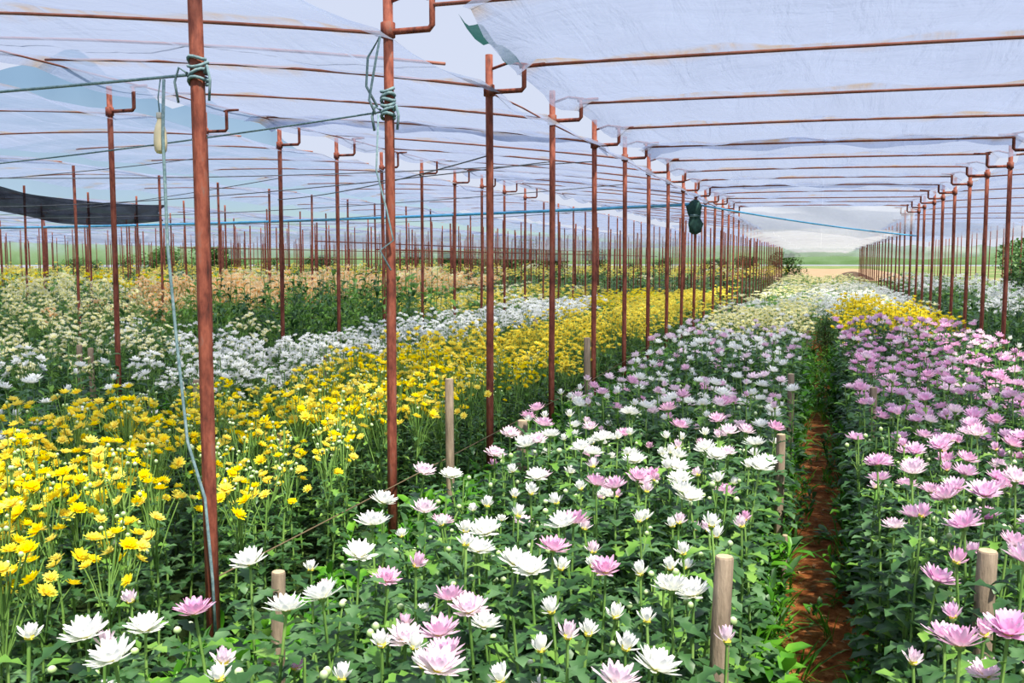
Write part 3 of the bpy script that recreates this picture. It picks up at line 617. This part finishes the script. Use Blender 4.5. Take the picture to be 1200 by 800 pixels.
# ------------------------------------------------------------------ ropes and wires
def rope(name,pts_,r,label,mat=ROPE,cat='rope',n=6):
    mb=M(); tube(mb,pts_,r,n); return tag(ob(name,mesh(name,mb,mat)),label,cat)
def knot(x,y,z,label,turns=4,r=.033,rr=.006):
    e=ob('rope_knot',None,None,(x,y,z)); tag(e,label,'rope')
    mb=M(); tube(mb,[(r*math.cos(a),r*math.sin(a),.012*a/6.28*2-.04+.008*math.sin(a*1.7)) for a in np.linspace(0,6.28*turns,turns*14)],rr,6,ref=np.array([0,0,1.])); ob('coil',mesh('coil',mb,ROPE),e)
    mb=M()
    for s in (-1,1): tube(mb,[(r*s,-.01,0),(s*(r+.025),-.03,.02),(s*(r+.04),-.035,-.03),(s*(r+.03),-.03,-.1)],rr*.8,5)
    ob('loose_end',mesh('loose_end',mb,ROPE),e)
rope('rope',sagline((-6,2.8,2.28),(MX-.02,2.85,2.3),.015),.0055,'taut blue grey rope reaching the nearest post from the left')
knot(MX,2.85,2.3,'rope knot wound round the nearest rusty post')
rope('rope',[(-2.235,2.85,2.29),(-2.23,2.83,2.1),(-2.225,2.83,1.7),(-2.19,2.82,1.35),(-2.15,2.81,1.0),(-2.075,2.80,.8),(-2.06,2.81,.5),(-2.06,2.82,.25)],.006,'slack blue grey rope dangling beside the nearest post')
rope('rope',sagline((-6,5.2,2.30),(MX,4.38,2.4),.02),.005,'thin rope reaching the second post from the left')
knot(MX,4.38,2.4,'rope knot wound round the second rusty post',6,.033,.009)
rope('rope',[(MX-.05,4.36,2.42),(MX-.1,4.34,2.52),(MX-.09,4.34,2.66),(MX-.02,4.34,2.76),(MX-.05,4.33,2.6),(MX-.08,4.33,2.45),(MX-.05,4.34,2.38)],.007,'loop of spare rope hung on the second post above its knot')
rope('rope',[(MX-.04,4.35,2.38),(MX-.05,4.34,2.1),(MX+.01,4.33,1.9),(MX+.045,4.33,1.75),(MX-.03,4.33,1.7),(MX+.03,4.33,1.6)],.005,'rope tail dangling down the second post')
for i,(a,b,s,lb) in enumerate([((-6,9.6,2.35),(MX,5.91,2.34),.05,'wire crossing from the third post to the row behind the white bed'),((-9.9,9,2.3),(MX,7.44,2.45),.08,'wire crossing to the fourth post from the far left'),((-13.8,12,2.35),(MX,10.5,2.5),.12,'long wire crossing to the sixth post'),((-6,12.4,2.3),(-17.7,14,2.4),.15,'wire slung between the left background rows'),((-13.8,18,2.5),(MX,15.1,2.55),.15,'high wire crossing toward the ninth post'),((-9.9,6.5,2.5),(MX,8.97,2.6),.1,'wire rising from the far left to the fifth post'),((-17.7,15,2.55),(-6,9.64,2.6),.12,'wire between the outer left rows above the black net'),((-13.8,10,2.75),(-6,8.27,2.7),.08,'upper wire between the left rows near the top left')]):
    rope('wire',sagline(a,b,s),.005,lb,WIRE,'wire',5)
rope('water_hose',sagline((-24,19,2.5),(MX,16.6,2.62),.10,24),.030,'bright blue hose slung high across the left background',BLUE,'hose')
rope('water_hose',sagline((MX,16.6,2.62),(RX,23,2.2),.05,12),.016,'short blue hose crossing under the far plastic curtain',BLUE,'hose')
rope('string',sagline((MX+.03,2.85,.5),(MX+.03,14.0,.6),.05,20),.0035,'long low twine running along the post row beside the yellow bed',TWINE,'string')
# ------------------------------------------------------------------ stakes
def stake(px,py,X,rad,label):
    off=px-960; d=FPX*X/(.9504*off); y=(d+.311*X)/.9504; z=H-(py-305)*d/FPX
    e=ob('wooden_stake',None,None,(X,y,0),(U(-.03,.03),U(-.03,.03),U(0,6))); tag(e,label,'stake','wooden stakes along the beds')
    mb=M(); tube(mb,[(0,0,0),(.004,.002,z*.4),(-.003,0,z*.75),(0,0,z-.004),(0,0,z)],[rad*.96,rad,rad*1.03,rad,rad*.94],10); ob('shaft',mesh('shaft',mb,WOOD),e)
    mb=M(); lathe(mb,[(rad*.9,z+.001),(rad*.5,z+.003),(.001,z+.002)],10); ob('cut_top',mesh('cut_top',mb,WOODC),e)
for px,py,X,rad,lb in [(845,660,-.225,.023,'thick grey wooden stake at the front right edge of the mixed bed'),(1165,648,.45,.026,'thick grey wooden stake among pink flowers at the right edge of the photo'),
 (918,510,-.17,.022,'wooden stake beside the path, second from the front of the mixed bed'),(925,632,-.13,.014,'short thin stake leaning low beside the path'),(931,438,-.17,.024,'wooden stake beside the path, third from the front of the mixed bed'),(945,382,-.18,.026,'small distant stake beside the path'),
 (527,445,-1.95,.024,'tall pale wooden stake between the second and third posts'),(608,494,-1.47,.028,'wooden stake at the left edge of the mixed bed behind the third post'),(690,396,-1.95,.03,'wooden stake at the foot of the fifth post'),(318,510,-2.9,.03,'short wooden stake in the yellow bed right of the nearest post'),
 (313,676,-1.46,.02,'short stake beside a white flower near the nearest post'),(498,398,-3.9,.03,'stake between the yellow and white beds behind the second post'),(225,446,-3.95,.03,'stake behind yellow flowers left of the nearest post'),(380,416,-3.9,.026,'stake at the back of the yellow bed between the first two posts'),(105,408,-6.3,.026,'right one of two stakes in the white flowers at far left'),(90,404,-6.5,.026,'left one of two stakes in the white flowers at far left'),(628,374,-3.9,.03,'small far stake between the third and fourth posts'),(1027,455,.32,.022,'wooden stake at the path edge of the pink bed')]:
    stake(px,py,X,rad,lb)
# ------------------------------------------------------------------ background shrubs and trees
TL=m_leaf('tree_leaf',(52,86,40),(84,122,58),(124,158,88),scale=1.2,trans=.3); BARK=m_noise('bark',[(70,56,44),(110,92,74)])
def tree_me(h,wd,nq,lq,lo=.3):
    mb=M(); cl=[(U(-.3,.3)*wd,U(-.3,.3)*wd,h*U(lo,.85),wd*U(.2,.34)) for _ in range(12)]
    for i in range(nq):
        cx,cy,cz,cr=random.choice(cl); v=np.array([random.gauss(0,1) for _ in range(3)]); v/=np.linalg.norm(v); p=np.array([cx,cy,cz])+v*cr*U(.7,1.05)
        p[2]=abs(p[2]); leaf(mb,p,lq*U(.7,1.3),lq*.6,U(0,6.28),R(U(-30,60)),R(40),0,0,True)
    tk=M(); tube(tk,[(0,0,0),(.03*wd,0,h*.3),(0,.02*wd,h*.6)],[.05*wd,.04*wd,.02*wd],7)
    for i in range(3): a=i*2.1; tube(tk,[(0,0,h*.3),(.15*wd*math.cos(a),.15*wd*math.sin(a),h*.5),(.25*wd*math.cos(a),.25*wd*math.sin(a),h*.7)],[.03*wd,.02*wd,.01*wd],5)
    return mesh('crown',mb,TL),mesh('trunk',tk,BARK)
BM=[tree_me(1,.95,1500,.08,.08) for _ in range(4)]
def tree(x,y,h,wd,label,cat,group,name,lib):
    e=ob(name,None,None,(x,y,0),(0,0,U(0,6)),(wd,wd*U(.8,1.2),h)); tag(e,label,cat,group); c,t=random.choice(lib); ob('crown',c,e); ob('trunk',t,e)
for i in range(9):
    y=24+i*2.6; tree(5.7+i*.34+U(-.3,.3),y,U(1.9,2.6),U(1.8,2.3),f'leafy green shrub beyond the right posts, {NUM[i]} from the front','shrub','shrubs beyond the right post row','shrub',BM)
tree(.12,16.8,.84,.42,'small dark green bush closing the far end of the dirt path','shrub',None,'shrub',BM)
for i in range(4): tree(10.5+i*4.4,58+i*3,U(2.2,2.8),U(3.0,3.6),f'bushy tree at the right end of the horizon, {NUM[i]} from the path','tree','trees right of the far field','tree',BM)
for i in range(44):
    wd=random.choice([1.8,2.4,3.2,4.4])*U(.8,1.2); tree(-88+i*2.0+U(-.8,.8),70+(i*17%36)+U(0,3),wd*U(.55,.95),wd,'low green bush on the distant horizon behind the posts','shrub','distant bushes','shrub',BM)
print('individual plants',cnt,'posts',npost,len(more))
